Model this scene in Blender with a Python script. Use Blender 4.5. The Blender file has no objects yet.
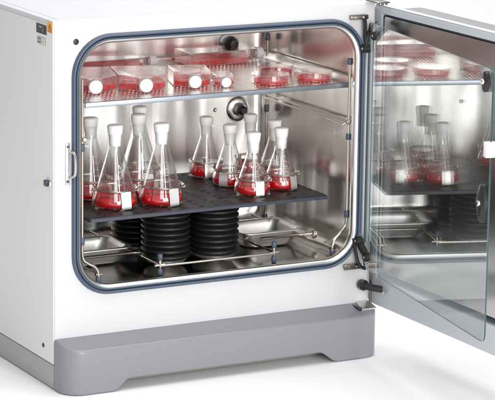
import bpy, bmesh, math, random
from mathutils import Vector, Matrix
random.seed(7)
C = bpy.context.scene.collection
S = bpy.context.scene
PI = math.pi

# ------------------------------------------------------------------ materials
def newmat(name):
    m = bpy.data.materials.new(name); m.use_nodes = True
    m.node_tree.nodes.clear()
    return m, m.node_tree.nodes, m.node_tree.links

def N(ns, t, **kw):
    n = ns.new(t)
    for k, v in kw.items():
        if hasattr(n, k) and not isinstance(getattr(n, k), bpy.types.bpy_prop_collection):
            setattr(n, k, v)
        else:
            n.inputs[k].default_value = v
    return n

def math_(ns, ls, op, a, b=None, c=None):
    n = ns.new('ShaderNodeMath'); n.operation = op
    for i, v in enumerate((a, b, c)):
        if v is None: continue
        if isinstance(v, (int, float)): n.inputs[i].default_value = v
        else: ls.new(v, n.inputs[i])
    return n.outputs[0]

def paint(name, col, rough=.4, metal=0, bump=.02, bscale=400, var=.03, spec=.5, coat=0):
    m, ns, ls = newmat(name)
    o = ns.new('ShaderNodeOutputMaterial'); p = ns.new('ShaderNodeBsdfPrincipled')
    ls.new(p.outputs[0], o.inputs[0])
    p.inputs['Metallic'].default_value = metal
    p.inputs['Specular IOR Level'].default_value = spec
    p.inputs['Coat Weight'].default_value = coat
    tc = ns.new('ShaderNodeTexCoord')
    nz = ns.new('ShaderNodeTexNoise'); nz.inputs['Scale'].default_value = 6; nz.inputs['Detail'].default_value = 5
    ls.new(tc.outputs['Object'], nz.inputs['Vector'])
    r = ns.new('ShaderNodeMapRange'); r.inputs[3].default_value = 1 - var; r.inputs[4].default_value = 1 + var
    ls.new(nz.outputs[0], r.inputs[0])
    mx = ns.new('ShaderNodeVectorMath'); mx.operation = 'SCALE'
    mx.inputs[0].default_value = col; ls.new(r.outputs[0], mx.inputs['Scale'])
    ls.new(mx.outputs[0], p.inputs['Base Color'])
    r2 = ns.new('ShaderNodeMapRange'); r2.inputs[3].default_value = rough * .85; r2.inputs[4].default_value = rough * 1.15
    ls.new(nz.outputs[0], r2.inputs[0]); ls.new(r2.outputs[0], p.inputs['Roughness'])
    if bump:
        nb = ns.new('ShaderNodeTexNoise'); nb.inputs['Scale'].default_value = bscale; nb.inputs['Detail'].default_value = 2
        ls.new(tc.outputs['Object'], nb.inputs['Vector'])
        b = ns.new('ShaderNodeBump'); b.inputs['Strength'].default_value = bump; b.inputs['Distance'].default_value = .001
        ls.new(nb.outputs[0], b.inputs['Height']); ls.new(b.outputs[0], p.inputs['Normal'])
    return m

def steel(name, col=(.62, .61, .6), rough=.28, stretch=(400, 400, 4), bump=.15, rv=.08, warp=.0, metal=1.0):
    """brushed sheet steel: fine streaks along the small-stretch axis, faint large waves"""
    m, ns, ls = newmat(name)
    o = ns.new('ShaderNodeOutputMaterial'); p = ns.new('ShaderNodeBsdfPrincipled')
    ls.new(p.outputs[0], o.inputs[0])
    p.inputs['Metallic'].default_value = metal
    p.inputs['Base Color'].default_value = (*col, 1)
    tc = ns.new('ShaderNodeTexCoord'); mp = ns.new('ShaderNodeMapping'); mp.inputs['Scale'].default_value = stretch
    ls.new(tc.outputs['Object'], mp.inputs[0])
    nz = ns.new('ShaderNodeTexNoise'); nz.inputs['Scale'].default_value = 1; nz.inputs['Detail'].default_value = 4
    ls.new(mp.outputs[0], nz.inputs['Vector'])
    r = ns.new('ShaderNodeMapRange'); r.inputs[3].default_value = rough - rv; r.inputs[4].default_value = rough + rv
    ls.new(nz.outputs[0], r.inputs[0]); ls.new(r.outputs[0], p.inputs['Roughness'])
    b = ns.new('ShaderNodeBump'); b.inputs['Strength'].default_value = bump; b.inputs['Distance'].default_value = .0003
    ls.new(nz.outputs[0], b.inputs['Height'])
    if warp:
        n2 = ns.new('ShaderNodeTexNoise'); n2.inputs['Scale'].default_value = 1; n2.inputs['Detail'].default_value = 1
        m2 = ns.new('ShaderNodeMapping'); m2.inputs['Scale'].default_value = (11, 11, 1.6); ls.new(tc.outputs['Object'], m2.inputs[0]); ls.new(m2.outputs[0], n2.inputs['Vector'])
        b2 = ns.new('ShaderNodeBump'); b2.inputs['Strength'].default_value = warp; b2.inputs['Distance'].default_value = .02
        ls.new(n2.outputs[0], b2.inputs['Height']); ls.new(b.outputs[0], b2.inputs['Normal'])
        ls.new(b2.outputs[0], p.inputs['Normal'])
    else:
        ls.new(b.outputs[0], p.inputs['Normal'])
    return m

def clear(name, tint=(.96, .98, .98), rough=.0, f0=.04, double=True, milk=0.0, milkcol=(.9, .9, .9), edge=0.0):
    """thin clear wall: light goes straight through, mirror reflection by Schlick Fresnel"""
    m, ns, ls = newmat(name)
    o = ns.new('ShaderNodeOutputMaterial')
    lw = ns.new('ShaderNodeLayerWeight'); lw.inputs['Blend'].default_value = .5
    f5 = math_(ns, ls, 'POWER', lw.outputs['Facing'], 5.0)
    F = math_(ns, ls, 'MULTIPLY_ADD', f5, 1 - f0, f0)
    if double:
        F = math_(ns, ls, 'DIVIDE', math_(ns, ls, 'MULTIPLY', F, 2.0), math_(ns, ls, 'ADD', F, 1.0))
    tr = ns.new('ShaderNodeBsdfTransparent')
    if edge:
        # longer path through the wall where it is seen edge-on
        e = math_(ns, ls, 'POWER', lw.outputs['Facing'], 6.0)
        mxc = ns.new('ShaderNodeMix'); mxc.data_type = 'RGBA'
        mxc.inputs[6].default_value = (*tint, 1); mxc.inputs[7].default_value = (*[t * (1 - edge) for t in tint], 1)
        ls.new(e, mxc.inputs[0]); ls.new(mxc.outputs[2], tr.inputs[0])
    else:
        tr.inputs[0].default_value = (*tint, 1)
    gl = ns.new('ShaderNodeBsdfGlossy'); gl.inputs['Roughness'].default_value = rough
    gl.inputs[0].default_value = (1, 1, 1, 1)
    a = tr.outputs[0]
    if milk:
        d = ns.new('ShaderNodeBsdfTranslucent'); d.inputs[0].default_value = (*milkcol, 1)
        d2 = ns.new('ShaderNodeBsdfDiffuse'); d2.inputs[0].default_value = (*milkcol, 1)
        dm = ns.new('ShaderNodeMixShader'); ls.new(d.outputs[0], dm.inputs[1]); ls.new(d2.outputs[0], dm.inputs[2])
        m0 = ns.new('ShaderNodeMixShader'); m0.inputs[0].default_value = milk
        ls.new(a, m0.inputs[1]); ls.new(dm.outputs[0], m0.inputs[2]); a = m0.outputs[0]
    mx = ns.new('ShaderNodeMixShader'); ls.new(F, mx.inputs[0]); ls.new(a, mx.inputs[1]); ls.new(gl.outputs[0], mx.inputs[2])
    ls.new(mx.outputs[0], o.inputs[0])
    return m

def perforated(name, base, px, py, hx, hy, metal=1, rough=.3, off=False):
    """sheet with real see-through punched holes on a regular grid (object coordinates)"""
    m, ns, ls = newmat(name)
    o = ns.new('ShaderNodeOutputMaterial'); p = ns.new('ShaderNodeBsdfPrincipled')
    p.inputs['Base Color'].default_value = (*base, 1); p.inputs['Metallic'].default_value = metal
    p.inputs['Specular IOR Level'].default_value = .38
    tc = ns.new('ShaderNodeTexCoord'); sp = ns.new('ShaderNodeSeparateXYZ'); ls.new(tc.outputs['Object'], sp.inputs[0])
    nz = ns.new('ShaderNodeTexNoise'); nz.inputs['Scale'].default_value = 30; nz.inputs['Detail'].default_value = 4
    ls.new(tc.outputs['Object'], nz.inputs['Vector'])
    r = ns.new('ShaderNodeMapRange'); r.inputs[3].default_value = rough * .7; r.inputs[4].default_value = rough * 1.3
    ls.new(nz.outputs[0], r.inputs[0]); ls.new(r.outputs[0], p.inputs['Roughness'])
    yrow = math_(ns, ls, 'DIVIDE', sp.outputs[1], py)
    x = math_(ns, ls, 'DIVIDE', sp.outputs[0], px)
    if off:
        half = math_(ns, ls, 'MULTIPLY', math_(ns, ls, 'MODULO', math_(ns, ls, 'FLOOR', yrow), 2.0), .5)
        x = math_(ns, ls, 'ADD', x, half)
    dx = math_(ns, ls, 'SUBTRACT', math_(ns, ls, 'FRACT', x), .5)
    dy = math_(ns, ls, 'SUBTRACT', math_(ns, ls, 'FRACT', yrow), .5)
    ax = math_(ns, ls, 'POWER', math_(ns, ls, 'MULTIPLY', dx, px / hx), 2.0)
    ay = math_(ns, ls, 'POWER', math_(ns, ls, 'MULTIPLY', dy, py / hy), 2.0)
    inside = math_(ns, ls, 'LESS_THAN', math_(ns, ls, 'ADD', ax, ay), 1.0)
    t = ns.new('ShaderNodeBsdfTransparent')
    mx = ns.new('ShaderNodeMixShader'); ls.new(inside, mx.inputs[0]); ls.new(p.outputs[0], mx.inputs[1]); ls.new(t.outputs[0], mx.inputs[2])
    ls.new(mx.outputs[0], o.inputs[0])
    return m

def medium(name, col, thin=(1, .06, .07), opaque=.5):
    m, ns, ls = newmat(name)
    o = ns.new('ShaderNodeOutputMaterial')
    p = ns.new('ShaderNodeBsdfPrincipled'); p.inputs['Base Color'].default_value = (*col, 1); p.inputs['Roughness'].default_value = .05
    tl = ns.new('ShaderNodeBsdfTranslucent'); tl.inputs[0].default_value = (*col, 1)
    m1 = ns.new('ShaderNodeMixShader'); m1.inputs[0].default_value = .45
    ls.new(p.outputs[0], m1.inputs[1]); ls.new(tl.outputs[0], m1.inputs[2])
    t = ns.new('ShaderNodeBsdfTransparent'); t.inputs[0].default_value = (*thin, 1)
    tc = ns.new('ShaderNodeTexCoord'); nz = ns.new('ShaderNodeTexNoise'); nz.inputs['Scale'].default_value = 45; nz.inputs['Detail'].default_value = 3
    nz.inputs['Distortion'].default_value = 1.5
    ls.new(tc.outputs['Object'], nz.inputs['Vector'])
    r = ns.new('ShaderNodeMapRange'); r.inputs[1].default_value = .35; r.inputs[2].default_value = .65
    r.inputs[3].default_value = max(0, opaque - .42); r.inputs[4].default_value = min(1, opaque + .30)
    ls.new(nz.outputs[0], r.inputs[0])
    m2 = ns.new('ShaderNodeMixShader'); ls.new(r.outputs[0], m2.inputs[0])
    ls.new(t.outputs[0], m2.inputs[1]); ls.new(m1.outputs[0], m2.inputs[2])
    ls.new(m2.outputs[0], o.inputs[0])
    return m

M = {}
M['white'] = paint('white_powder_coat', (.575, .580, .594), .36, bump=.06, bscale=700, var=.012)
M['side'] = paint('light_grey_side_paint', (.70, .70, .67), .5, bump=.05, bscale=700, var=.01)
M['skirt'] = paint('grey_skirt_paint', (.36, .365, .35), .5, var=.01)
M['plinth'] = paint('grey_plinth_plastic', (.218, .222, .242), .30, bump=.05, bscale=600, var=.012)
M['doorpaint'] = paint('door_frame_paint', (.55, .575, .61), .35, bump=.03, var=.01)
M['doorlip'] = paint('door_lip_paint', (.72, .74, .78), .35, bump=.03, var=.01)
M['doorshell'] = paint('door_shell_grey', (.24, .24, .245), .45, bump=.05, var=.02)
M['gasket'] = paint('blue_grey_rubber', (.058, .082, .125), .33, bump=.05, var=.05, spec=.6)
M['gasket_dark'] = paint('dark_rubber', (.03, .04, .06), .45)
M['black'] = paint('black_plastic', (.012, .012, .014), .3, var=.1)
M['rubber'] = paint('black_rubber', (.008, .008, .009), .42, bump=.2, bscale=250, var=.35)
M['sleeve'] = paint('blue_grey_sleeve', (.065, .085, .13), .45)
M['deck'] = perforated('black_platform_sheet', (.020, .018, .019), .040, .030, .0060, .0030, metal=0, rough=.5)
M['deckside'] = paint('platform_edge', (.035, .040, .06), .4)
M['wallsteel'] = steel('brushed_back_steel', (.93, .925, .91), .30, (420, 420, 5), .22, .10, warp=1.0)  # one liner steel in three tones: lit back, shaded sides and floor coloured in
M['sidesteel'] = steel('brushed_steel_shaded', (.66, .625, .60), .22, (700, 5, 700), .03, .04, warp=.35)
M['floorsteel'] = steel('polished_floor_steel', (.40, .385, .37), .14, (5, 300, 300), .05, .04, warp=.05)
M['lip'] = steel('bright_lip_steel', (.88, .87, .85), .3, (8, 8, 8), .02, .04)
M['wire'] = steel('wire_steel', (.66, .615, .55), .2, (60, 60, 60), .05, .06)
M['pan'] = steel('polished_pan_steel', (.97, .96, .95), .42, (40, 40, 40), .05, .05)
M['plate'] = steel('satin_plate_steel', (.66, .65, .62), .25, (40, 400, 400), .1, .08)
M['darksteel'] = steel('dark_bracket_steel', (.17, .15, .13), .3, (80, 80, 80), .1, .08)
M['doorsteel'] = steel('door_panel_steel', (.60, .565, .55), .20, (500, 4, 400), .2, .06, warp=.03)
M['shelfedge'] = steel('shelf_edge_steel', (.31, .345, .39), .36, (8, 300, 300), .1, .08)
M['shelf'] = perforated('perforated_shelf_steel', (.84, .81, .78), .0100, .0190, .0014, .0046, metal=1, rough=.30, off=False)
M['glass'] = clear('borosilicate_glass', (.975, .985, .985), .0, .045, True, edge=.55)
M['pane'] = clear('door_pane_glass', (.90, .935, .93), .0, .15, False)
M['paneedge'] = paint('pane_cut_edge', (.02, .06, .065), .15)
M['plastic'] = clear('clear_polystyrene', (.99, .955, .955), .01, .05, False, milk=.045, milkcol=(1, .78, .80), edge=.3)  # pink tint stands in for red light scattered from the medium
M['plastedge'] = clear('polystyrene_edge', (.85, .80, .80), .08, .1, True, milk=.72, milkcol=(1, .95, .95))  # whitened to stand for light caught along the edges of clear plastic
M['stopper'] = paint('white_silicone', (.93, .93, .92), .5, bump=.1, bscale=300, var=.02)
for _n in M['stopper'].node_tree.nodes:
    if _n.type == 'BSDF_PRINCIPLED':
        _n.inputs['Subsurface Weight'].default_value = .7; _n.inputs['Subsurface Radius'].default_value = (1, .95, .9); _n.inputs['Subsurface Scale'].default_value = .012
M['cap'] = paint('white_cap_plastic', (.9, .9, .92), .35, var=.01)
M['capring'] = paint('cap_membrane', (.78, .79, .83), .5, var=.01)
M['liquid'] = medium('red_medium', (1.0, .010, .022), (1, .10, .12), .86)
M['film'] = medium('red_medium_layer', (1.0, .016, .030), (1, .13, .15), .74)
M['orange'] = paint('orange_sticker', (.88, .38, .02), .4, var=.02, bump=0)
M['ink'] = paint('print_and_hole_black', (.01, .01, .01), .4, bump=0)
M['labelgrey'] = paint('label_grey', (.42, .43, .38), .5, bump=0)
M['labelwhite'] = paint('label_white', (.9, .9, .88), .5, bump=0)
M['brownprint'] = paint('label_pictogram', (.15, .1, .07), .5, bump=0)
M['sweep'] = paint('white_sweep_paper', (.90, .90, .905), .75, bump=.02, bscale=200, var=.006, spec=.2)

# ------------------------------------------------------------------ mesh helpers
def smooth(bm, ang=.6):
    bm.normal_update()
    for f in bm.faces: f.smooth = True
    for e in bm.edges:
        if len(e.link_faces) == 2:
            e.smooth = e.calc_face_angle(0) < ang

def obj(name, bm, mats, parent=None, sm=True, ang=.6, recalc=True):
    if recalc: bmesh.ops.recalc_face_normals(bm, faces=bm.faces)
    if sm: smooth(bm, ang)
    me = bpy.data.meshes.new(name); bm.to_mesh(me); bm.free()
    if not isinstance(mats, (list, tuple)): mats = [mats]
    for m in mats: me.materials.append(m)
    o = bpy.data.objects.new(name, me); C.objects.link(o)
    if parent: o.parent = parent
    return o

def tag(o, label, cat, group=None, kind=None):
    if label: o['label'] = label
    if cat: o['category'] = cat
    if group: o['group'] = group
    if kind: o['kind'] = kind
    return o

def thing(name, label, cat, loc=(0, 0, 0), rz=0, group=None):
    o = bpy.data.objects.new(name, None); C.objects.link(o)
    o.empty_display_size = .02
    o.location = loc; o.rotation_euler = (0, 0, rz)
    return tag(o, label, cat, group)

def copy_tree(o, parent=None):
    c = o.copy(); C.objects.link(c); c.parent = parent
    for ch in [x for x in bpy.data.objects if x.parent == o]: copy_tree(ch, c)
    return c

def box(bm, x0, x1, y0, y1, z0, z1, bev=0, mi=0, mat=None):
    b = bmesh.new()
    vs = [b.verts.new((x, y, z)) for x in (x0, x1) for y in (y0, y1) for z in (z0, z1)]
    for f in ((0, 1, 3, 2), (4, 6, 7, 5), (0, 4, 5, 1), (2, 3, 7, 6), (0, 2, 6, 4), (1, 5, 7, 3)):
        b.faces.new([vs[i] for i in f])
    if bev: bmesh.ops.bevel(b, geom=b.edges[:], offset=bev, segments=2, affect='EDGES', profile=.5)
    merge(bm, b, mat, mi)

def merge(bm, b, mat=None, mi=None):
    if mat is not None: bmesh.ops.transform(b, matrix=mat, verts=b.verts)
    if mi is not None:
        for f in b.faces: f.material_index = mi
    me = bpy.data.meshes.new('tmp'); b.to_mesh(me); b.free()
    bm.from_mesh(me); bpy.data.meshes.remove(me)

def loft(bm, loops, closed=True, cap0=False, cap1=False, mi=0):
    rows = [[bm.verts.new(p) for p in L] for L in loops]
    n = len(loops[0])
    for a, b in zip(rows, rows[1:]):
        for i in range(n if closed else n - 1):
            j = (i + 1) % n
            try: bm.faces.new((a[i], a[j], b[j], b[i])).material_index = mi
            except ValueError: pass
    if cap0: bm.faces.new(rows[0]).material_index = mi
    if cap1: bm.faces.new(rows[-1]).material_index = mi
    return rows

def rr(x0, x1, z0, z1, r, n=8):
    """rounded rectangle, 4*(n+1) points, list of (a,b)"""
    out = []
    for cx_, cz_, a0 in ((x1 - r, z1 - r, 0), (x0 + r, z1 - r, PI / 2), (x0 + r, z0 + r, PI), (x1 - r, z0 + r, 1.5 * PI)):
        for i in range(n + 1):
            a = a0 + PI / 2 * i / n
            out.append((cx_ + r * math.cos(a), cz_ + r * math.sin(a)))
    return out

def xz(pts, y): return [(a, y, b) for a, b in pts]
def yz(pts, x): return [(x, a, b) for a, b in pts]
def xy(pts, z): return [(a, b, z) for a, b in pts]

def lathe(bm, prof, n=40, mi=0, mat=None, cap=False):
    b = bmesh.new()
    loops = [[(r * math.cos(2 * PI * i / n), r * math.sin(2 * PI * i / n), z) for i in range(n)] for r, z in prof]
    loft(b, loops, True, cap, cap)
    merge(bm, b, mat, mi)

def tube(bm, pts, r, n=10, closed=False, mi=0, flat=1.0):
    pts = [Vector(p) for p in pts]
    k = len(pts); loops = []; up = None
    for i, p in enumerate(pts):
        if closed: t = pts[(i + 1) % k] - pts[i - 1]
        else: t = pts[min(i + 1, k - 1)] - pts[max(i - 1, 0)]
        t.normalize()
        if up is None:
            up = Vector((0, 0, 1)) if abs(t.z) < .9 else Vector((1, 0, 0))
        up = (up - t * up.dot(t)).normalized()
        s = t.cross(up)
        loops.append([p + r * (math.cos(2 * PI * j / n) * up + flat * math.sin(2 * PI * j / n) * s) for j in range(n)])
    if closed: loops.append(loops[0])
    loft(bm, loops, True, not closed, not closed, mi)
    if closed: bmesh.ops.remove_doubles(bm, verts=bm.verts, dist=1e-6)

def curve(pts, seg=8):
    """Catmull-Rom through pts"""
    P = [Vector(p) for p in pts]; P = [2 * P[0] - P[1]] + P + [2 * P[-1] - P[-2]]
    out = []
    for i in range(1, len(P) - 2):
        for j in range(seg):
            t = j / seg
            out.append(.5 * ((2 * P[i]) + (P[i + 1] - P[i - 1]) * t + (2 * P[i - 1] - 5 * P[i] + 4 * P[i + 1] - P[i + 2]) * t * t
                             + (-P[i - 1] + 3 * P[i] - 3 * P[i + 1] + P[i + 2]) * t ** 3))
    out.append(P[-2])
    return out

def rotX(a): return Matrix.Rotation(a, 4, 'X')
def rotY(a): return Matrix.Rotation(a, 4, 'Y')
def T(x, y, z): return Matrix.Translation((x, y, z))

# ------------------------------------------------------------------ setting
bm = bmesh.new()
prof = [(-8, 0), (4, 0)]
for i in range(1, 13):
    a = PI / 2 * i / 12
    prof.append((4 + 2.5 * math.sin(a), 2.5 - 2.5 * math.cos(a)))
prof.append((6.5, 7))
loft(bm, [[(x, y, z - .001) for x in (-10, 14)] for y, z in prof], False)
o = obj('backdrop', bm, M['sweep'], recalc=False)
o['kind'] = 'structure'

# ------------------------------------------------------------------ incubator
W, D, H = .80, .62, .8197
inc = thing('incubator', 'white shaking incubator with both its doors standing open', 'incubator', (0, 0, 0))
NR = 10
# front panel with rounded opening
bm = bmesh.new()
out0 = rr(0, W, .0585, H, .006, NR)
inn = rr(.060, .757, .2225, .771, .075, NR)
loft(bm, [xz(rr(0, W, .0585, H, .006, NR), .012), xz(out0, .003), xz(rr(.003, W - .003, .0615, H - .003, .005, NR), 0),
          xz(inn, 0), xz(inn, .02)])
obj('front_panel', bm, M['white'], inc, ang=.5)
# sides, back
bm = bmesh.new()
loft(bm, [[(.0005, y, z) for y in (.030, D)] for z in (.0585, H - .003)], False)
loft(bm, [[(W - .0005, y, z) for y in (.030, D)] for z in (.0585, H - .003)], False)
loft(bm, [[(x, D, z) for x in (.0005, W - .0005)] for z in (.0585, H - .003)], False)
# the side sheet wraps to just behind the front edge
box(bm, -.0012, .0004, .0015, D, .0585, H - .0095, .0004)
obj('side_panel', bm, M['side'], inc, recalc=False)
# top sheet with raised centre panel / seam
bm = bmesh.new()
def rx(x0, x1, y0, y1, r): return rr(x0, x1, y0, y1, r, 6)
loft(bm, [xy(rx(-.0014, W + .001, .0012, D, .003), H - .009), xy(rx(-.0014, W + .001, .0012, D, .003), H - .0006), xy(rx(0, W, .0025, D - .0015, .003), H + .0008), xy(rx(.017, W - .017, .021, D - .02, .004), H + .0008),
          xy(rx(.018, W - .018, .022, D - .02, .004), H), xy(rx(.0185, W - .0185, .0225, D - .0205, .004), H - .002),
          xy(rx(.0195, W - .0195, .0235, D - .0215, .004), H - .002), xy(rx(.020, W - .020, .024, D - .022, .004), H + .0005)], cap1=True)
obj('top_panel', bm, M['white'], inc, ang=.4)
# skirt
bm = bmesh.new()
box(bm, .0008, W - .003, .004, D - .004, .0025, .0555, .001)
obj('base_skirt', bm, M['skirt'], inc)

# plinth: moulded grey foot rail in front
def plinth():
    P = []
    r = .048; fy = -.065
    P.append((0.0, -.0005)); P.append((0.0, fy + r))
    for i in range(1, 11):
        a = PI + PI / 2 * i / 10
        P.append((r + r * math.cos(a), fy + r + r * math.sin(a)))
    for x in [.06, .08, .10, .112, .117, .122, .13, .14, .147, .152, .158, .17, .2, .3, .4, .5, .58, .62, .63, .636, .642, .65, .66, .67, .677, .683, .69, .71, .73, .745]:
        P.append((x, fy))
    r2 = .05
    for i in range(1, 11):
        a = 1.5 * PI + PI / 2 * i / 10
        P.append((.803 - r2 + r2 * math.cos(a), fy + r2 + r2 * math.sin(a)))
    P.append((.803, -.0005))
    def zb(x):
        def st(a, b, t): t = max(0, min(1, (t - a) / (b - a))); return t * t * (3 - 2 * t)
        u = st(.114, .156, x) * (1 - st(.634, .684, x))
        return .0005 + .0265 * u
    def ztop(y): return .1165 + .235 * min(y, 0)
    cx_, cy_ = .4, 0
    def inset(x, y, d):
        # move towards the inside of the outline
        nx = 0; ny = 0
        if y < fy + r + 1e-6 or True:
            if x < r: vx, vy = r - x, (fy + r) - y
            elif x > .803 - r2: vx, vy = (.803 - r2) - x, (fy + r2) - y
            else: vx, vy = 0, 1
            if y > fy + r - 1e-6: vy = 0
            L = math.hypot(vx, vy) or 1
            nx, ny = vx / L * d, vy / L * d
        return x + nx, y + ny
    bm = bmesh.new()
    loops = [[(inset(x, y, .012)[0], inset(x, y, .012)[1], zb(x) + .012) for x, y in P],
             [(inset(x, y, .004)[0], inset(x, y, .004)[1], zb(x)) for x, y in P],
             [(inset(x, y, .001)[0], inset(x, y, .001)[1], zb(x) + .001) for x, y in P],
             [(x, y, zb(x) + .004) for x, y in P],
             [(x, y, .03 + (ztop(y) - .04) * .5) for x, y in P],
             [(x, y, ztop(y) - .007) for x, y in P]]
    for k in range(1, 6):
        a = PI / 2 * k / 5; d = .007 * (1 - math.cos(a)); dz = .007 * (1 - math.sin(a))
        q = [inset(x, y, d) for x, y in P]
        loops.append([(x, y, ztop(y) - dz) for x, y in q])
    rows = loft(bm, loops, False)
    bm.faces.new(rows[-1])
    return bm
pl = obj('plinth', plinth(), M['plinth'], inc, ang=.5)
# steel rest plate with dark pad on the plinth end
bm = bmesh.new()
for sx, mi, dz in ((0, 0, .0),):
    q = [(.760, -.0405), (.799, -.0395), (.799, -.004), (.765, -.004)]
    lo = [(x, y, .1135 + .235 * y + .0035) for x, y in q]; hi = [(x, y, .1135 + .235 * y + .0065) for x, y in q]
    loft(bm, [lo, hi], cap0=True, cap1=True)
obj('door_rest_plate', bm, M['plate'], inc)
bm = bmesh.new()
box(bm, .7515, .7595, -.041, -.008, .1065, .1150, .001, mat=Matrix.Identity(4))
obj('rest_pad', bm, M['black'], inc)

# chamber liner : bright lip rolling into the brushed box
CX0, CX1, CZ0, CZ1, CY = .062, .770, .2195, .777, .482
bm = bmesh.new()
lo = []
for k in range(7):
    a = PI / 2 * k / 6; d = .008 * math.sin(a); y = -.0025 - .0035 * math.cos(a) + .006 * (k / 6)
    lo.append(xz(rr(.0575 + d, .7595 - d, .220 + d, .7735 - d, .078 - d, NR), y))
lo.append(xz(rr(.0655, .7515, .228, .7655, .070, NR), .012))
lo.append(xz(rr(.0645, .7525, .227, .7665, .069, NR), .014))
loft(bm, lo)
obj('opening_lip', bm, M['lip'], inc, recalc=False)
# walls
def wall(name, f, mat):
    bm = bmesh.new(); f(bm); return obj(name, bm, mat, inc, recalc=False, ang=1.0)
R = .035
def secs(part):
    pts = rr(CX0, CX1, CZ0, CZ1, R, 8); n = 9
    k = dict(right=(3 * n + 4, n + 4), top=(4, n + 4), left=(n + 4, 2 * n + 4), bottom=(2 * n + 4, 3 * n + 4))[part]
    if part == 'right': idx = list(range(3 * n + 4, 4 * n)) + list(range(0, 5))
    else: idx = list(range(k[0], k[1] + 1))
    return [pts[i] for i in idx]
bm = bmesh.new()
# flange between lip and box
loft(bm, [xz(rr(.0645, .7525, .227, .7665, .069, 8), .014), xz(rr(CX0, CX1, CZ0, CZ1, R, 8), .020)])
obj('liner_flange', bm, M['lip'], inc, recalc=False)
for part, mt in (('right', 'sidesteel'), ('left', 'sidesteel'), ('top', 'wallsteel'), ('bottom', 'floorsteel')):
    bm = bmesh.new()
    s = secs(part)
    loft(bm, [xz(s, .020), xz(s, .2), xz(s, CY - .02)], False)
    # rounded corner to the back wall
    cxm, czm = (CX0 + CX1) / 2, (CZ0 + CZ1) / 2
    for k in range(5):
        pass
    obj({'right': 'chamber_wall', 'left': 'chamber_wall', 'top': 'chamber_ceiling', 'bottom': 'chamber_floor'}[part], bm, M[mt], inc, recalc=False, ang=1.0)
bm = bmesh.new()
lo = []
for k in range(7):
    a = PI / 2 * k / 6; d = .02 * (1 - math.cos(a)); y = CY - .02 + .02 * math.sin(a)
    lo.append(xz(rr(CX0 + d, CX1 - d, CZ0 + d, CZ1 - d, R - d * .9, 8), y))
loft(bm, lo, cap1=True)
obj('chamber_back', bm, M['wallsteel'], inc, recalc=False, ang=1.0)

# door gasket: two ridged blue-grey rubber ribs
bm = bmesh.new()
def rib(bm, d0, d1, h, y0=-.0006, segs=8):
    lo = []
    for k in range(segs + 1):
        a = PI * k / segs; d = d0 + (d1 - d0) * (1 - math.cos(a)) / 2
        lo.append(xz(rr(.042 + d, .7725 - d, .206 + d, .7870 - d, .092 - d, NR), y0 - h * math.sin(a)))
    loft(bm, lo)
rib(bm, 0, .0085, .009); rib(bm, .0088, .0150, .007)
obj('door_gasket', bm, M['gasket'], inc, recalc=False, ang=2)

# front panel fittings
bm = bmesh.new(); lathe(bm, [(.0001, .0008), (.0060, .0008), (.0066, .0005), (.0068, 0)], 24, mat=T(.0526, -.0002, .7729) @ rotX(PI / 2))
obj('screw_cap', bm, M['ink'], inc)
keeper = None
bm = bmesh.new(); box(bm, .0272, .0372, -.003, -.0002, .4600, .5530, .001)
keeper = obj('latch_plate', bm, M['plate'], inc)
bm = bmesh.new()
tube(bm, curve([(.034, -.002, .536), (.037, -.010, .5355), (.0415, -.018, .530), (.0425, -.020, .518), (.0425, -.020, .495), (.0415, -.018, .483), (.037, -.010, .478), (.034, -.002, .4775)], 6), .0028)
obj('latch_loop', bm, M['wire'], keeper)
for z in (.545, .468):
    bm = bmesh.new(); lathe(bm, [(.0001, .0025), (.0018, .0025), (.0032, .001), (.0034, 0)], 16, mat=T(.0318, -.003, z) @ rotX(PI / 2))
    obj('screw', bm, M['darksteel'], keeper)

# hinge plates on the front face
for z, x0, x1 in ((.2065, .727, .772), (.788, .729, .776)):
    bm = bmesh.new()
    hh = .0065 if z < .5 else .0050
    box(bm, x0, x1, -.012, -.0095, z - hh, z + hh, .0008)
    box(bm, x0 + .004, x1 - .004, -.0095, -.0003, z - .005, z + .005, .0008)
    hp = obj('hinge_plate', bm, M['darksteel'], inc)
    for k in range(2):
        bm = bmesh.new(); lathe(bm, [(.0001, .0022), (.0018, .0022), (.0026, .0012), (.0028, 0)], 16, mat=T(x0 + .012 + k * .021, -.012, z) @ rotX(PI / 2))
        obj('hinge_bolt', bm, M['wire'], hp)
# bracket on top of the cabinet edge
bm = bmesh.new()
box(bm, .774, .806, -.055, .0, .8235, .8265, .0008)
for k in range(3): box(bm, .778 + k * .010, .783 + k * .010, -.050, -.045, .8185, .8234, .001)
obj('top_hinge_bracket', bm, M['darksteel'], inc)
# vertical pivot rod, left of the outer door
bm = bmesh.new(); tube(bm, [(.7985, -.012, .1165), (.7985, -.012, .262)], .0028, 12)
obj('pivot_rod', bm, M['darksteel'], inc)

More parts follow.
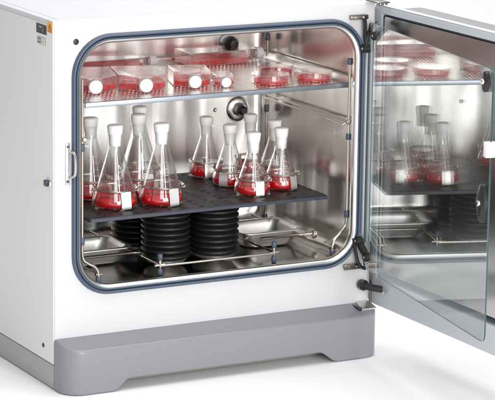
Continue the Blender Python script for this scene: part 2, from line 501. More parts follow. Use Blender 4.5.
# side panel stickers and fittings
def sideq(name, y0, y1, z0, z1, mat, parent, off):
    bm = bmesh.new(); x = -.0012 - off
    box(bm, x - .0004, x, min(y0, y1), max(y0, y1), z0, z1, 0)
    return obj(name, bm, mat, parent, sm=False)
lb = sideq('rating_label', .034, .0885, .7855, .8065, M['ink'], inc, .0002)
def side_text(txt, size, y, z, mat, parent, off):
    cu = bpy.data.curves.new('t', 'FONT'); cu.body = txt; cu.size = size; cu.extrude = .0001; cu.align_x = 'LEFT'
    ob = bpy.data.objects.new('t', cu); C.objects.link(ob)
    dg = bpy.context.evaluated_depsgraph_get(); me = bpy.data.meshes.new_from_object(ob.evaluated_get(dg))
    bpy.data.objects.remove(ob)
    me.materials.clear(); me.materials.append(mat)
    # text plane XY -> side plane: +x text -> -Y, +y text -> +Z
    me.transform(Matrix(((0, 0, -1, -.0012 - off), (-1, 0, 0, y), (0, 1, 0, z), (0, 0, 0, 1))))
    me.name = 'print'
    o = bpy.data.objects.new('print', me); C.objects.link(o); o.parent = parent
    return o
sideq('print', .050, .074, .8015, .8022, M['labelgrey'], lb, .0008)
sideq('print', .060, .072, .7985, .8005, M['labelgrey'], lb, .0008)
sideq('print', .046, .056, .7900, .7990, M['brownprint'], lb, .0008)
wl = sideq('warning_label', .0035, .030, .7935, .8165, M['orange'], inc, .0002)
def side_poly(name, pts, mat, parent, off):
    bm = bmesh.new(); x = -.0012 - off
    a = [bm.verts.new((x, y, z)) for y, z in pts]; b = [bm.verts.new((x - .0002, y, z)) for y, z in pts]
    n = len(pts); bm.faces.new(a); bm.faces.new(b[::-1])
    for i in range(n): bm.faces.new((a[i], a[(i + 1) % n], b[(i + 1) % n], b[i]))
    return obj(name, bm, mat, parent, sm=False)
side_poly('pictogram', [(.0265, .7990), (.0068, .7990), (.01665, .8130)], M['ink'], wl, .0008)
side_poly('pictogram', [(.0238, .8003), (.0095, .8003), (.01665, .8104)], M['orange'], wl, .0012)
side_poly('pictogram', [(.0152, .8090), (.0190, .8050), (.0170, .8048), (.0180, .8010), (.0140, .8052), (.0162, .8055)], M['ink'], wl, .0016)
sideq('pictogram', .007, .026, .7955, .7963, M['ink'], wl, .0008)
l2 = sideq('serial_label', .0375, .084, .7620, .7790, M['labelgrey'], inc, .0002)
for k in range(2):
    z = .7722 - k * .0075
    sideq('print', .042, .058, z - .001, z + .0042, M['labelwhite'], l2, .0008)
    sideq('print', .064, .080, z + .0006, z + .0026, M['brownprint'], l2, .0008)
    sideq('print', .047, .053, z + .0006, z + .0026, M['brownprint'], l2, .0012)
bm = bmesh.new(); box(bm, -.010, -.0013, .019, .034, .4560, .4690, .001)
sn = obj('door_sensor', bm, M['deckside'], inc)
bm = bmesh.new(); box(bm, -.006, -.0013, .008, .0165, .4570, .4680, .001)
obj('sensor_clip', bm, M['plate'], sn)
bm = bmesh.new(); lathe(bm, [(.0001, .0016), (.0045, .0016), (.0052, .0004)], 20, mat=T(-.0012, .0552, .090) @ rotY(-PI / 2))
obj('plug_hole', bm, M['ink'], inc)

# back wall fittings
bm = bmesh.new()
lathe(bm, [(.0001, .020), (.013, .020), (.016, .017), (.017, .006), (.024, .006), (.029, .003), (.031, .0)], 40, mat=T(.704, CY, .499) @ rotX(PI / 2))
pt = obj('access_port', bm, M['plate'], inc)
bm = bmesh.new()
lathe(bm, [(.0001, .034), (.007, .034), (.0115, .030), (.0125, .0201)], 30, mat=T(.704, CY, .499) @ rotX(PI / 2))
obj('port_plug', bm, M['black'], pt)
bm = bmesh.new()
lathe(bm, [(.0001, .046), (.010, .045), (.016, .038), (.018, .028), (.018, .006), (.016, .0)], 32, mat=T(.669, CY, .6665) @ rotX(PI / 2))
obj('probe_housing', bm, M['black'], inc)
for x, z in ((.642, .501), (.42, .50), (.15, .49)):
    bm = bmesh.new(); lathe(bm, [(.0001, .004), (.003, .004), (.005, .002), (.0055, 0)], 16, mat=T(x, CY, z) @ rotX(PI / 2))
    obj('wall_screw', bm, M['wire'], inc)

# ------------------------------------------------------------------ outer door (open, about 91 degrees)
OD = bpy.data.objects.new('outer_door', None); C.objects.link(OD); OD.parent = inc
OD.location = (.8100, .024, 0); OD.rotation_euler = (0, 0, math.radians(.8))
# local: -Y is along the door, X=0 its inner face, +X outward
dl, z0, z1 = .826, .1096, .8115
bm = bmesh.new()
def dr(d, r, b=None): return rr(-dl + d, -min(d, .03) * 2.2, z0 + (d if b is None else b), z1 - d, r, NR)
loft(bm, [yz(dr(.002, .012), .014), yz(dr(0, .012), .012), yz(dr(0, .012), .003), yz(dr(.003, .010), 0),
          yz(dr(.017, .006, .066), 0), yz(dr(.0185, .006, .068), .005), yz(dr(.030, .006, .086), .006)], cap0=True)
obj('door_frame', bm, M['doorpaint'], OD, ang=.7)
bm = bmesh.new()
lo = []
for k in range(7):
    a = PI * k / 6; u = (1 - math.cos(a)) / 2
    lo.append(yz(dr(.0190 + .0022 * u, .006, .069 + .013 * u), .0052 - .005 * math.sin(a)))
loft(bm, lo)
obj('door_seal', bm, M['gasket_dark'], OD, ang=2)
bm = bmesh.new()
loft(bm, [yz(dr(.0214, .006, .083), .0055), yz(dr(.0220, .006, .084), .001), yz(dr(.0226, .006, .0855), .0), yz(dr(.12, .02, .2), .0)], cap1=True)
obj('door_inner_panel', bm, M['doorsteel'], OD, ang=.7)
bm = bmesh.new()
def ds(d, r): return rr(-dl + .02 + d, -.090 - d, z0 + .02 + d, z1 + .0005 - d, r, NR)
loft(bm, [yz(ds(-.0, .006), .0150), yz(ds(0, .006), .066), yz(ds(.002, .012), .076), yz(ds(.007, .02), .084), yz(ds(.016, .03), .088), yz(ds(.05, .04), .090)], cap0=True, cap1=True)
obj('door_shell', bm, M['doorshell'], OD, ang=.5)
bm = bmesh.new()
box(bm, .0005, .0148, -dl + .01, -.004, z1 - .0002, z1 + .0016, .0006)
obj('door_top_trim', bm, M['doorlip'], OD)
# back slab that carries the shell, light at the hinge end
bm = bmesh.new()
box(bm, .0152, .050, -.088, -.001, z0 + .004, z1 - .0015, .004)
obj('hinge_stile', bm, M['doorlip'], OD)

# black cam arm under the outer door
bm = bmesh.new()
lathe(bm, [(.0001, .0), (.010, .0), (.0125, .003), (.0125, .014), (.010, .017), (.0001, .017)], 30, mat=T(.7765, -.006, .1612) @ rotX(PI / 2))
box(bm, -.002, .052, -.012, -.002, -.0075, .0075, .0025, mat=T(.7765, -.012, .1612) @ Matrix.Rotation(-.9, 4, 'Z') @ rotY(math.radians(5)))
obj('door_cam_arm', bm, M['black'], inc)
bm = bmesh.new()
lathe(bm, [(.0001, .0), (.003, .0), (.003, .006), (.005, .006), (.005, .009), (.0001, .009)], 16, mat=T(.810, -.064, .1505) @ rotY(-PI / 2))
obj('arm_screw', bm, M['wire'], inc)

# ------------------------------------------------------------------ inner glass door
GD = bpy.data.objects.new('glass_door', None); C.objects.link(GD); GD.parent = inc
GD.location = (.7765, 0, 0); GD.rotation_euler = (0, 0, math.radians(-9.2))
# local: -Y along the pane, X across
bm = bmesh.new()
g = lambda x, d=0: yz(rr(-.712 + d, -.020 - d, .2050 + d, .7790 - d, .018 - d, 8), x)
rows = loft(bm, [g(-.0022, .0006), g(-.0016)], cap0=True)
loft(bm, [g(.0016), g(.0022, .0006)], cap1=True)
loft(bm, [g(-.0016), g(.0016)], mi=1)
bmesh.ops.remove_doubles(bm, verts=bm.verts, dist=1e-6)
pane = obj('pane', bm, [M['pane'], M['paneedge']], GD, ang=.4)
def latch(z, h=.040, w=.0115):
    bm = bmesh.new(); n = 28; lo = []
    for x, s in ((-.0024, 1), (-.010, 1), (-.0125, .85), (-.0135, .6)):
        lo.append([(x, -.690 + w * s * math.sin(2 * PI * i / n) * (1 - .35 * abs(math.cos(2 * PI * i / n))), z + h * s * math.cos(2 * PI * i / n)) for i in range(n)])
    loft(bm, lo, cap0=True, cap1=True)
    k = obj('pane_latch', bm, M['black'], GD)
    bm = bmesh.new()
    lathe(bm, [(.0001, .005), (.004, .005), (.006, .003), (.0065, 0)], 20, mat=T(-.0135, -.690, z) @ rotY(-PI / 2))
    obj('latch_knob', bm, M['wire'], k)
latch(.4985, .041, .021); latch(.752, .022, .015)
bm = bmesh.new(); box(bm, -.012, .010, -.7155, -.700, .598, .630, .001)
obj('pane_catch', bm, M['cap'], GD)
# black hinge arms
def arm(pts, r, flat, knobs, nm):
    bm = bmesh.new(); tube(bm, curve(pts, 8), r, 10, flat=flat)
    a = obj(nm, bm, M['black'], inc)
    for (x, y, z) in knobs:
        bm = bmesh.new()
        lathe(bm, [(.0001, .011), (.007, .011), (.0100, .0085), (.0104, -.006), (.008, -.008), (.0001, -.008)], 24, mat=T(x, y, z) @ rotY(-PI / 2) @ Matrix.Rotation(0, 4, 'Z'))
        k = obj('hinge_knob', bm, M['rubber'], a)
        bm = bmesh.new()
        lathe(bm, [(.0001, .0130), (.0035, .0130), (.0042, .0111)], 16, mat=T(x, y, z) @ rotY(-PI / 2))
        obj('knob_screw', bm, M['darksteel'], k)
arm([(.768, -.006, .790), (.7655, -.014, .774), (.7645, -.018, .750), (.7655, -.018, .735)], .0060, .8, [], 'hinge_arm')
arm([(.792, -.026, .775), (.781, -.024, .768), (.771, -.022, .752), (.767, -.020, .735), (.768, -.018, .722), (.771, -.012, .713)], .0048, 1,
    [(.7735, -.052, .7505), (.769, -.016, .7165)], 'hinge_arm')
arm([(.765, -.008, .267), (.769, -.020, .250), (.774, -.034, .232)], .0090, .9,
    [(.764, -.012, .2670), (.773, -.038, .2330)], 'hinge_arm')
arm([(.754, -.004, .272), (.754, -.014, .246), (.758, -.018, .222), (.768, -.016, .207), (.782, -.012, .199)], .0040, 1, [], 'hinge_arm')
# upright hinge profile between the arms
for x0, x1, y1, mt in ((.7745, .7800, -.010, 'doorlip'), (.7803, .7832, -.007, 'gasket'), (.7835, .7895, -.012, 'doorpaint'), (.7898, .7920, -.007, 'gasket_dark'), (.7923, .7975, -.011, 'doorpaint')):
    bm = bmesh.new(); box(bm, x0, x1, y1, -.0003, .262, .752, .0008); obj('hinge_profile', bm, M[mt], inc)

# ------------------------------------------------------------------ wire rack standing in the chamber
rk = thing('wire_rack', 'bent steel wire rack with blue-grey rubber sleeves standing on the chamber floor', 'wire rack', (.4, .05, .2205))
rk_m = Matrix.Translation((-.4, -.05, -.2205))
def robj(name, bm, mat, parent=rk):
    bmesh.ops.transform(bm, matrix=rk_m, verts=bm.verts); return obj(name, bm, mat, parent)
FZ = .2205
def cap_(x, y, za, zb, r=.0062):
    bm = bmesh.new(); lathe(bm, [(.0001, za), (r * .8, za), (r, za + .002), (r, zb - .002), (r * .8, zb), (.0001, zb)], 16, mat=T(x, y, 0)); 
    return robj('rubber_sleeve', bm, M['sleeve'])
# right front post with jog
bm = bmesh.new(); tube(bm, [(.7555, .032, .684), (.7555, .032, .31)] + curve([(.7555, .032, .31), (.752, .032, .295), (.738, .032, .280), (.724, .032, .266), (.7195, .032, .25), (.7195, .032, .2235)], 6)[1:], .0036); robj('post', bm, M['wire'])
cap_(.7555, .032, .673, .688); cap_(.7555, .032, .498, .512); cap_(.7555, .032, .314, .331); cap_(.7195, .032, FZ, .239)
# left front post
bm = bmesh.new(); tube(bm, [(.0815, .032, .684), (.0815, .032, .32)] + curve([(.0815, .032, .32), (.083, .032, .285), (.095, .032, .272), (.112, .032, .262), (.1205, .032, .248), (.1215, .032, .2235)], 6)[1:], .0036); robj('post', bm, M['wire'])
cap_(.0815, .032, .525, .542); cap_(.0815, .032, .314, .331); cap_(.1215, .032, FZ, .239)
# back posts
for x in (.755, .0815):
    bm = bmesh.new(); tube(bm, [(x, .428, .24), (x, .428, .684)], .0036); robj('post', bm, M['wire'])
    cap_(x, .428, .673, .688); cap_(x, .428, .497, .515); cap_(x, .428, FZ, .242)
# unused runner: pair of wires along the right and left wall
for x, s in ((.757, -1), (.080, 1)):
    bm = bmesh.new()
    tube(bm, [(x + s * .002, .034, .5395), (x + s * .002, .426, .5395)], .0026)
    tube(bm, [(x + s * .012, .034, .5345), (x + s * .012, .426, .5345)], .0022)
    tube(bm, [(x - s * .004, .034, .5420), (x + s * .018, .034, .5330)], .0026)
    robj('runner_wire', bm, M['wire'])
    bm = bmesh.new(); lathe(bm, [(.0001, .008), (.004, .008), (.0055, .006), (.0055, 0)], 16, mat=T(x + s * .004, .030, .5520 if s > 0 else .5405) @ rotX(PI / 2))
    robj('runner_bolt', bm, M['wire'])
# bottom: middle feet, floor rails and cross wires
for x in (.285, .5775):
    bm = bmesh.new(); tube(bm, [(x, .055, FZ + .002), (x, .055, .266)], .0032); robj('foot_post', bm, M['wire'])
    cap_(x, .055, FZ, .2345); cap_(x, .055, .255, .269)
    bm = bmesh.new(); tube(bm, [(x, .052, .2435), (x, .43, .2435)], .0026); tube(bm, [(x - .012, .056, .2425), (x + .012, .056, .2435)], .003); robj('floor_wire', bm, M['wire'])
bm = bmesh.new(); tube(bm, [(.285, .055, .2415), (.5775, .055, .2415)], .0027); robj('cross_wire', bm, M['wire'])
for x in (.7195, .1215):
    bm = bmesh.new(); tube(bm, [(x, .032, .2435), (x, .43, .2435)], .0026); tube(bm, [(x - .008, .03, .244), (x + .008, .034, .243)], .003); robj('floor_wire', bm, M['wire'])
for a, b in ((.12, .2875), (.600, .739)):
    bm = bmesh.new(); tube(bm, [(a, .162, .2505), (b, .162, .2505)], .0036); robj('pan_bar', bm, M['wire'])
for x, y in ((.741, .162), (.747, .165)):
    bm = bmesh.new(); tube(bm, [(x + .000, y + .008 * math.cos(a), .2485 + .009 * math.sin(a)) for a in [2 * PI * i / 16 for i in range(16)]], .002, 8, closed=True); robj('clip_ring', bm, M['wire'])

# steel pans
def pan(x, label):
    t = thing('steel_pan', label, 'steel pan', (x, .243, .2215), 0, 'steel pans on the chamber floor')
    bm = bmesh.new(); w, d, h = .082, .071, .0405
    def q(i, z, r): return xy(rr(-w + i, w - i, -d + i, d - i, r, 8), z)
    loft(bm, [q(-.001, h - .0025, .024), q(-.001, h - .0006, .024), q(0, h, .024), q(.008, h, .026), q(.0105, h - .002, .027), q(.014, h - .012, .024), q(.018, .010, .026), q(.024, .003, .024), q(.032, .0012, .02), q(.060, .0010, .008)], cap1=True)
    loft(bm, [q(-.001, h - .0025, .024), q(.0085, h - .0022, .026), q(.0125, h - .012, .024), q(.0165, .010, .026), q(.0225, .0018, .024), q(.032, 0, .02)], cap1=True)
    obj('pan_body', bm, M['pan'], t, ang=.7)
    return t
pan(.645, 'shallow polished steel pan at the right end of the chamber floor')
pan(.194, 'shallow polished steel pan at the left end of the chamber floor')
# round steel floor feet under the bellows are part of the shaker

# ------------------------------------------------------------------ shaker platform
PZ = .370
sh = thing('shaker_platform', 'black perforated shaker platform carried on four ribbed black bellows', 'shaker platform', (.405, .215, .2205))
shm = Matrix.Translation((-.405, -.215, -.2205))
def sobj(name, bm, mat, parent=sh, **k):
    bmesh.ops.transform(bm, matrix=shm, verts=bm.verts); return obj(name, bm, mat, parent, **k)
bm = bmesh.new()
pr = lambda d, r=.006: rr(.1035 + d, .7085 - d, .0355 + d, .405 - d, r, 4)
loft(bm, [xy(pr(.001), PZ - .0010), xy(pr(.002), PZ)], cap1=True, mi=0)
loft(bm, [xy(pr(.001), PZ - .0010), xy(pr(0), PZ - .0014), xy(pr(0), PZ - .0085), xy(pr(.002), PZ - .009), xy(pr(.012), PZ - .009)], mi=1)
loft(bm, [xy(pr(.010), PZ - .0088)], cap1=True, mi=2)  # black sheet below the holes, added so they show dark
sobj('platform_plate', bm, [M['deck'], M['deckside'], M['ink']])
for (bx, by) in ((.3435, .145), (.4680, .145), (.3435, .305), (.4680, .305)):
    bm = bmesh.new(); prof = []
    nr = 9; zt, zb_ = PZ - .0095, .2385; st = (zt - zb_) / nr
    for i in range(nr):
        for k in range(6):
            a = PI * k / 6
            prof.append((.0490 + .0085 * math.sin(a), zt - st * (i + k / 6)))
    prof.append((.048, zb_))
    lathe(bm, prof, 48, mat=T(bx, by, 0))
    bl = sobj('bellows', bm, M['rubber'], ang=1.2)
    bm = bmesh.new(); lathe(bm, [(.046, .2384), (.050, .2370), (.044, .2300), (.024, .2235), (.020, FZ + .0003)], 40, mat=T(bx, by, 0))
    sobj('bellows_foot', bm, M['pan'], bl)

# ------------------------------------------------------------------ erlenmeyer flasks and their clamps
def flask_profile(Rb, h, rn, zn):
    """outer wall of an erlenmeyer flask: base radius, body height, neck radius, neck start"""
    p = [(.0001, .0018), (Rb * .55, .0012), (Rb * .84, 0), (Rb * .94, .0022), (Rb * .99, .0065), (Rb, .012), (Rb * .985, .018)]
    za, ra = .026, Rb * .93
    p.append((ra, za))
    for i in range(1, 9):
        t = i / 9
        p.append((ra + (rn + .0015 - ra) * t, za + (zn - .006 - za) * t))
    p += [(rn + .0008, zn - .002), (rn, zn + .004), (rn, h - .006), (rn + .0012, h - .003), (rn + .0022, h - .0012), (rn + .001, h), (rn - .0008, h - .001)]
    return p
def rad_at(prof, z):
    best = None
    for (r0, a), (r1, b) in zip(prof, prof[1:]):
        if b > a and a <= z <= b: best = r0 + (r1 - r0) * (z - a) / (b - a)
    return best
def make_flask(size):
    if size == 'large': Rb, h, rn, zn, lv = .0505, .1640, .0152, .135, .026
    else: Rb, h, rn, zn, lv = .0405, .1210, .0142, .097, .023
    prof = flask_profile(Rb, h, rn, zn)
    t = thing('erlenmeyer_flask', '', 'flask')
    bm = bmesh.new(); lathe(bm, prof, 56); lathe(bm, [(.0001, .004)] + [(max(r - .0016, .0002), z + .0008) for r, z in prof[3:-4]], 56)
    obj('glass_body', bm, M['glass'], t, ang=1.2)
    # liquid
    bm = bmesh.new()
    lp = [(.0001, .0042), (Rb * .80, .0030), (Rb * .90, .0045)] + [(r - .0022, z) for r, z in prof if .006 <= z < lv - .001]
    rl = rad_at(prof, lv) - .0022
    lp += [(rl, lv), (rl - .0012, lv - .0012), (.0001, lv - .0014)]
    lathe(bm, lp, 56)
    obj('medium', bm, M['liquid'], t, ang=1.0)
    # stopper
    bm = bmesh.new(); r = rn - .0006; e = rn + .0022
    lathe(bm, [(.0001, h - .027), (r * .84, h - .027), (r * .90, h - .0255), (r * .985, h + .0002), (e - .0022, h + .0006), (e - .0012, h + .003), (e + .0004, h + .0170), (e - .0002, h + .0195), (e - .0025, h + .0212), (e - .006, h + .0220), (.0001, h + .0223)], 40)
    obj('stopper', bm, M['stopper'], t, ang=.9)
    # graduation marks
    bm = bmesh.new()
    for k in range(4):
        z = .055 + .014 * k if size == 'large' else .045 + .011 * k
        rr_ = rad_at(prof, z) + .0002
        n = 10; a0 = -1.9; da = .34
        loft(bm, [[(rr_ * math.cos(a0 + da * i / n), rr_ * math.sin(a0 + da * i / n), z + dz) for i in range(n + 1)] for dz in (0, .0007)], False)
    obj('graduation', bm, M['labelwhite'], t)
    return t
def make_clamp(size, parent):
    """spring wire ring hung on sprung steel legs, one broad steel leaf in front"""
    Rb, zr, Rr = (.0505, .041, .0485) if size == 'large' else (.0405, .035, .0390)
    bm = bmesh.new(); n = 40
    # foot cross on the deck
    for a in (0, PI / 2): box(bm, -Rb * .98, Rb * .98, -.006, .006, .0003, .0013, 0, mat=Matrix.Rotation(a, 4, 'Z'))
    for a in (PI / 2, PI):    # three plain legs
        pts = curve([(Rb * .9, 0, .001), (Rb * 1.035, 0, .003), (Rb * 1.06, 0, .010), (Rb * 1.05, 0, .018), (Rb * .975, 0, zr - .004), (Rb * .985, 0, zr + .003)], 5)
        b = bmesh.new(); loft(b, [[p + Vector((dx, s * .0055, 0)) for s in (-1, 1)] for p in pts for dx in (0,)], False); 
        merge(bm, b, Matrix.Rotation(a, 4, 'Z'), 0)
    c = obj('flask_clamp', bm, M['plate'], parent, recalc=False)
    bm = bmesh.new()
    rings = ((Rr, 0, 0), (Rr + .0012, .0032, .5))
    for R_, dz, ph in rings:
        tube(bm, [(R_ * math.cos(2 * PI * i / n), R_ * math.sin(2 * PI * i / n), zr + dz + .0012 * math.sin(4 * PI * i / n + ph)) for i in range(n)], .0014, 8, closed=True)
    # hook loop
    a = -.55
    tube(bm, [((Rr + .002 + .0045 * math.cos(u)) * math.cos(a + .09 * math.sin(u)), (Rr + .002 + .0045 * math.cos(u)) * math.sin(a + .09 * math.sin(u)), zr + .002 + .003 * math.sin(u)) for u in [2 * PI * i / 14 for i in range(14)]], .0013, 8, closed=True)
    obj('spring_ring', bm, M['wire'], c)
    for ang in (-1.40, ):
        b = bmesh.new(); hw = .0125 if size == 'large' else .0105
        pts = curve([(Rb * .85, 0, .0012), (Rb * 1.03, 0, .0016), (Rb * 1.07, 0, .006), (Rb * 1.055, 0, .016), (Rb * 1.0, 0, zr - .008), (Rb * .985, 0, zr + .001)], 5)
        b2 = bmesh.new()
        loft(b2, [[p + Vector((0, s * hw, 0)) for s in (-1, -.3, .3, 1)] for p in pts], False)
        loft(b2, [[p + Vector((-.0009, s * hw, 0)) for s in (-1, -.3, .3, 1)] for p in pts], False)
        merge(b, b2, Matrix.Rotation(ang, 4, 'Z'), 0)
        obj('clamp_leaf', b, M['pan'], c, recalc=False)
    return c
protoF = {s: make_flask(s) for s in ('large', 'small')}
protoC = {s: make_clamp(s, None) for s in ('large', 'small')}
used = {'large': False, 'small': False}; usedC = dict(used)
FL = [  # x, y, size, rotation, label
 (.2085, .1313, 'large', -.10, 'large red-filled flask nearest the front left corner of the black platform'),
 (.3185, .1197, 'large', -.02, 'large red-filled flask in the front row of the left cluster, right of the corner flask'),
 (.1990, .2440, 'large', .30, 'large flask at the far left, second row, half behind the opening edge'),
 (.3130, .2250, 'large', .15, 'large flask in the second row, seen between the two front large flasks'),
 (.3630, .3250, 'large', -.2, 'rearmost large flask, its white stopper just showing above the one before it'),
 (.5510, .3500, 'small', -.45, 'small flask standing alone to the left of and behind the small cluster'),
 (.5560, .2400, 'small', -1.0, 'small flask at the left edge of the right-hand cluster'),
 (.6650, .3420, 'small', .2, 'small flask at the back of the right cluster, just below the round port'),
 (.5560, .1230, 'small', -.25, 'small flask at the front of the right cluster, nearest the platform edge'),
 (.6820, .2520, 'small', .35, 'small flask behind the rightmost one, stopper below the rack post'),
 (.6440, .1500, 'small', .15, 'rightmost small flask of the cluster, steel leaf in front'),
]
for i, (x, y, s, rz, lab) in enumerate(FL):
    f = protoF[s] if not used[s] else copy_tree(protoF[s]); used[s] = True
    f.location = (x, y, PZ + .0016); f.rotation_euler = (0, 0, rz * .5)
    for ch in [q for q in bpy.data.objects if q.parent == f]:
        if ch.name.startswith('stopper'):
            ch.location.z = random.uniform(-.002, .0015); ch.rotation_euler = (random.uniform(-.004, .004), random.uniform(-.004, .004), random.uniform(0, 6))
        if ch.name.startswith('medium'):
            ch.rotation_euler.z = random.uniform(0, 6)
            k = random.uniform(.90, 1.06); ch.scale.z = k; ch.location.z = .0042 * (1 - k)
    f['label'] = lab; f['group'] = 'conical flasks of red medium on the shaker platform'
    if not usedC[s]: c = protoC[s]; usedC[s] = True
    else: c = copy_tree(protoC[s])
    c.parent = sh; c.location = (x - .405, y - .215, PZ - .2205 + .0002); c.rotation_euler = (0, 0, rz)

# ------------------------------------------------------------------ perforated shelf
SZ = .6300
sf = thing('shelf', 'perforated stainless shelf across the top of the chamber, carrying dishes and culture bottles', 'shelf', (.42, .24, SZ))
sfm = Matrix.Translation((-.42, -.24, -SZ))
def fobj(name, bm, mat, parent=sf, **k):
    bmesh.ops.transform(bm, matrix=sfm, verts=bm.verts); return obj(name, bm, mat, parent, **k)
bm = bmesh.new()
loft(bm, [xy(rr(.0905, .749, .036, .460, .004, 3), SZ)], cap0=True)
fobj('perforated_sheet', bm, M['shelf'])
bm = bmesh.new()
box(bm, .0885, .7515, .0290, .0355, SZ - .0095, SZ + .0016, .0012)
fobj('front_edge', bm, M['shelfedge'])
bm = bmesh.new()
box(bm, .0885, .7515, .4605, .463, SZ - .008, SZ + .012, .0008)
fobj('back_edge', bm, M['plate'])
for x0, x1 in ((.7518, .7530), (.0865, .0880)):
    bm = bmesh.new(); s = 1 if x0 > .4 else -1
    xa = x0
    pts = [(xa - s * .012, SZ + .0004), (xa - s * .002, SZ + .0008), (xa, SZ + .003), (xa + s * .003, SZ + .0145), (xa + s * .009, SZ + .0165), (xa + s * .0135, SZ + .0150)]
    loft(bm, [[(a, y, b) for a, b in pts] for y in (.030, .462)], False)
    loft(bm, [[(a - s * .0004, y, b - .001) for a, b in pts] for y in (.030, .462)], False)
    fobj('side_flange', bm, M['plate'], recalc=False)

# ------------------------------------------------------------------ lying culture bottles (neck to local +X)
def culture_bottle(label, loc, rz, L, w, h, neck, rc, sl, film=.009, cat='culture bottle', taper=.012):
    """flat clear bottle: body length L, width w, height h, shoulder length sl, neck length, cap radius rc. origin under the cap end"""
    t = thing('culture_bottle', label, cat, loc, rz, 'clear culture bottles lying on the shelf')
    xe = -neck
    nw = rc * .9
    out = [(xe, -nw), (xe, nw), (xe - sl * .35, nw + .003), (xe - sl, w / 2), (xe - sl - L, w / 2), (xe - sl - L, -w / 2), (xe - sl, -w / 2), (xe - sl * .35, -nw - .003)]
    bm = bmesh.new()
    loft(bm, [xy(out, .0012), xy(out, h)], cap0=True, cap1=True)
    # slightly sloped front like a moulded bottle
    for v in bm.verts:
        if v.co.z > h * .5 and v.co.x > xe - sl * .5: v.co.z -= max(0, h - 2 * rc * .95) * .6
    bmesh.ops.recalc_face_normals(bm, faces=bm.faces)
    r = bmesh.ops.bevel(bm, geom=bm.edges[:], offset=.0011, segments=1, affect='EDGES')
    for f in r['faces']: f.material_index = 1
    # inner walls give the double edge lines of moulded plastic
    cxm = xe - sl - L / 2
    inn = [((x - cxm) * .975 + cxm, y * .96) for x, y in out]
    rows = loft(bm, [xy(inn, .003), xy(inn, h - .002)], mi=0)
    for v in rows[1]:
        if v.co.x > xe - sl * .5: v.co.z -= max(0, h - 2 * rc * .95) * .6
    obj('bottle_body', bm, [M['plastic'], M['plastedge']], t, recalc=False, sm=False)
    bm = bmesh.new()
    f2 = [((x - cxm) * .955 + cxm, y * .93) for x, y in out if x < xe - .001] 
    loft(bm, [xy(f2, .0038), xy(f2, film)], cap0=True, cap1=True)
    obj('medium', bm, M['film'], t, ang=.5)
    cz = min(h, 2 * rc) / 2 + .002 if h < 2 * rc else h / 2
    cz = max(cz, rc * .98)
    bm = bmesh.new(); MX = T(xe, 0, cz) @ rotY(PI / 2)
    lathe(bm, [(rc * .82, -.004), (rc * .82, .006)], 32, mat=MX)
    obj('bottle_neck', bm, M['plastedge'], t)
    # ribbed cap
    bm = bmesh.new(); n = 72; lo = []
    for r_, z in ((.80, .002), (1, .002), (1, .017), (.93, .0195), (.80, .0200), (.78, .0188), (.50, .0188), (.48, .0205)):
        lo.append([MX @ Vector(((r_ * rc + (.0004 * (i % 2) if r_ == 1 else 0)) * math.cos(2 * PI * i / n), (r_ * rc + (.0004 * (i % 2) if r_ == 1 else 0)) * math.sin(2 * PI * i / n), z)) for i in range(n)])
    loft(bm, lo, cap1=True)
    cp = obj('screw_cap', bm, M['cap'], t, ang=.5)
    bm = bmesh.new(); lathe(bm, [(rc * .52, .0192), (rc * .77, .0192)], 40, mat=MX)
    obj('cap_vent', bm, M['capring'], cp, recalc=False)
    return t
CA = math.radians(-107)
def at(cx_, cy_, a): return (cx_ - .0 * math.cos(a), cy_, SZ + .0008)
def front(label, cx_, cy_, a, **k):
    # cx,cy = centre of the cap face
    return culture_bottle(label, (cx_, cy_, SZ + .0008), a, **k)
front('clear bottle with white cap at the left end of the shelf, partly hidden', .152, .112, math.radians(-107), L=.115, w=.108, h=.036, neck=.022, rc=.0158, sl=.034, film=.0145)
front('wide clear bottle with a white cap facing out, second from the left on the shelf', .2635, .085, math.radians(-106), L=.115, w=.108, h=.036, neck=.022, rc=.0155, sl=.034, film=.0145)
front('clear bottle with white cap facing out, third from the left on the shelf', .388, .090, math.radians(-108), L=.085, w=.086, h=.035, neck=.020, rc=.0147, sl=.028, film=.013)
front('smallest clear bottle with a small white cap, just left of the dishes', .463, .083, math.radians(-107), L=.055, w=.046, h=.025, neck=.018, rc=.0115, sl=.012)
culture_bottle('long clear bottle lying sideways at the back, white cap pointing right towards the corner', (.735, .412, SZ + .0008), math.radians(0), L=.155, w=.088, h=.033, neck=.024, rc=.0140, sl=.040, film=.013)
culture_bottle('long clear bottle lying sideways at the back left, its cap turned to the right', (.447, .412, SZ + .0008), math.radians(0), L=.175, w=.095, h=.032, neck=.022, rc=.0125, sl=.036, film=.013)

# ------------------------------------------------------------------ petri dishes
def dish(label, x, y, r, rz):
    t = thing('petri_dish', label, 'petri dish', (x, y, SZ + .0008), rz, 'lidded petri dishes of red medium on the shelf')
    bm = bmesh.new()
    lathe(bm, [(.0001, .001), (r - .003, .001), (r - .003, .0165), (r - .0042, .0165), (r - .0042, .0022)], 64)
    obj('dish_base', bm, M['plastic'], t, ang=.5, recalc=False)
    bm = bmesh.new()
    lathe(bm, [(.0001, .0030), (r - .0050, .0030), (r - .0050, .0078), (.0001, .0075)], 64)
    obj('medium', bm, M['film'], t, ang=.5)
    bm = bmesh.new()
    lathe(bm, [(.0001, .0205), (r * .86, .0205), (r * .87, .0212), (r - .0008, .0212)], 64)
    lathe(bm, [(r - .0002, .0205), (r, .0195), (r, .0075)], 64)
    lathe(bm, [(r - .0008, .0212), (r - .0002, .0205)], 64, mi=1)
    lathe(bm, [(r, .0075), (r - .0012, .0075)], 64, mi=1)
    obj('lid', bm, [M['plastic'], M['plastedge']], t, ang=.5, recalc=False)
dish('round dish of red medium at the front, next to the smallest bottle', .590, .108, .0445, 0)
dish('rightmost round dish of red medium on the shelf', .700, .104, .0440, 1)
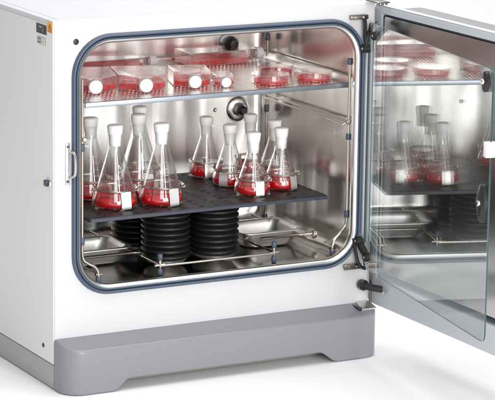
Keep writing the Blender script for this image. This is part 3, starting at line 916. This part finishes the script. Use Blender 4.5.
dish('round dish of red medium standing behind the two front dishes', .662, .215, .0425, 2)

# ------------------------------------------------------------------ light
w = bpy.data.worlds.new('World'); S.world = w; w.use_nodes = True
bg = w.node_tree.nodes['Background']; bg.inputs[0].default_value = (.95, .96, 1, 1); bg.inputs[1].default_value = .52
def area(name, loc, target, sx, sy, power, col=(1, 1, 1)):
    l = bpy.data.lights.new(name, 'AREA'); l.shape = 'RECTANGLE'; l.size = sx; l.size_y = sy; l.energy = power; l.color = col
    o = bpy.data.objects.new(name, l); C.objects.link(o); o.location = loc
    o.rotation_euler = (Vector(target) - Vector(loc)).to_track_quat('-Z', 'Y').to_euler()
    return o
area('overhead_softbox', (.9, -.6, 3.2), (.5, .2, .3), 3.2, 2.6, 80)
area('background_fill', (2.4, 3.2, 3.6), (2.2, 3.4, 0), 3.0, 1.6, 90)  # added fill lamp that whitens the far backdrop
area('key_softbox', (-1.2, -3.9, 2.2), (.4, .1, .45), 1.6, 1.6, 30, (1, .985, .965))  # added near the camera to brighten the chamber's back wall
area('low_front_softbox', (.15, -3.6, .75), (.45, .3, .45), 1.7, 1.2, 76, (1, .98, .95))  # unseen fill added low in front to lift the chamber interior
area('strip_softbox', (.42, -3.55, 1.75), (.4, .2, .45), .17, .85, 18, (1, .99, .97))

# ------------------------------------------------------------------ camera
cam = bpy.data.cameras.new('Camera'); co = bpy.data.objects.new('Camera', cam); C.objects.link(co); S.camera = co
r2 = Vector((0.88275151, -0.46963863, 0.01375958)); u2 = Vector((0.08774371, 0.19355556, 0.97715776)); fw = Vector((0.46157428, 0.86138017, -0.2120693))
m = Matrix.Identity(4)
for i in range(3): m[i][0] = r2[i]; m[i][1] = u2[i]; m[i][2] = -fw[i]
m.translation = Vector((-2.27886344, -5.14240208, 1.65290155))
co.matrix_world = m
cam.sensor_width = 36; cam.lens = 36 * 2645.2719 / 495; cam.clip_end = 100; cam.clip_start = .1
S.render.resolution_x = 1024; S.render.resolution_y = 827
S.view_settings.view_transform = 'Standard'; S.view_settings.look = 'None'; S.view_settings.exposure = 0; S.view_settings.gamma = 1
S.render.engine = 'CYCLES'
S.cycles.transparent_max_bounces = 48; S.cycles.max_bounces = 14; S.cycles.glossy_bounces = 8; S.cycles.transmission_bounces = 12
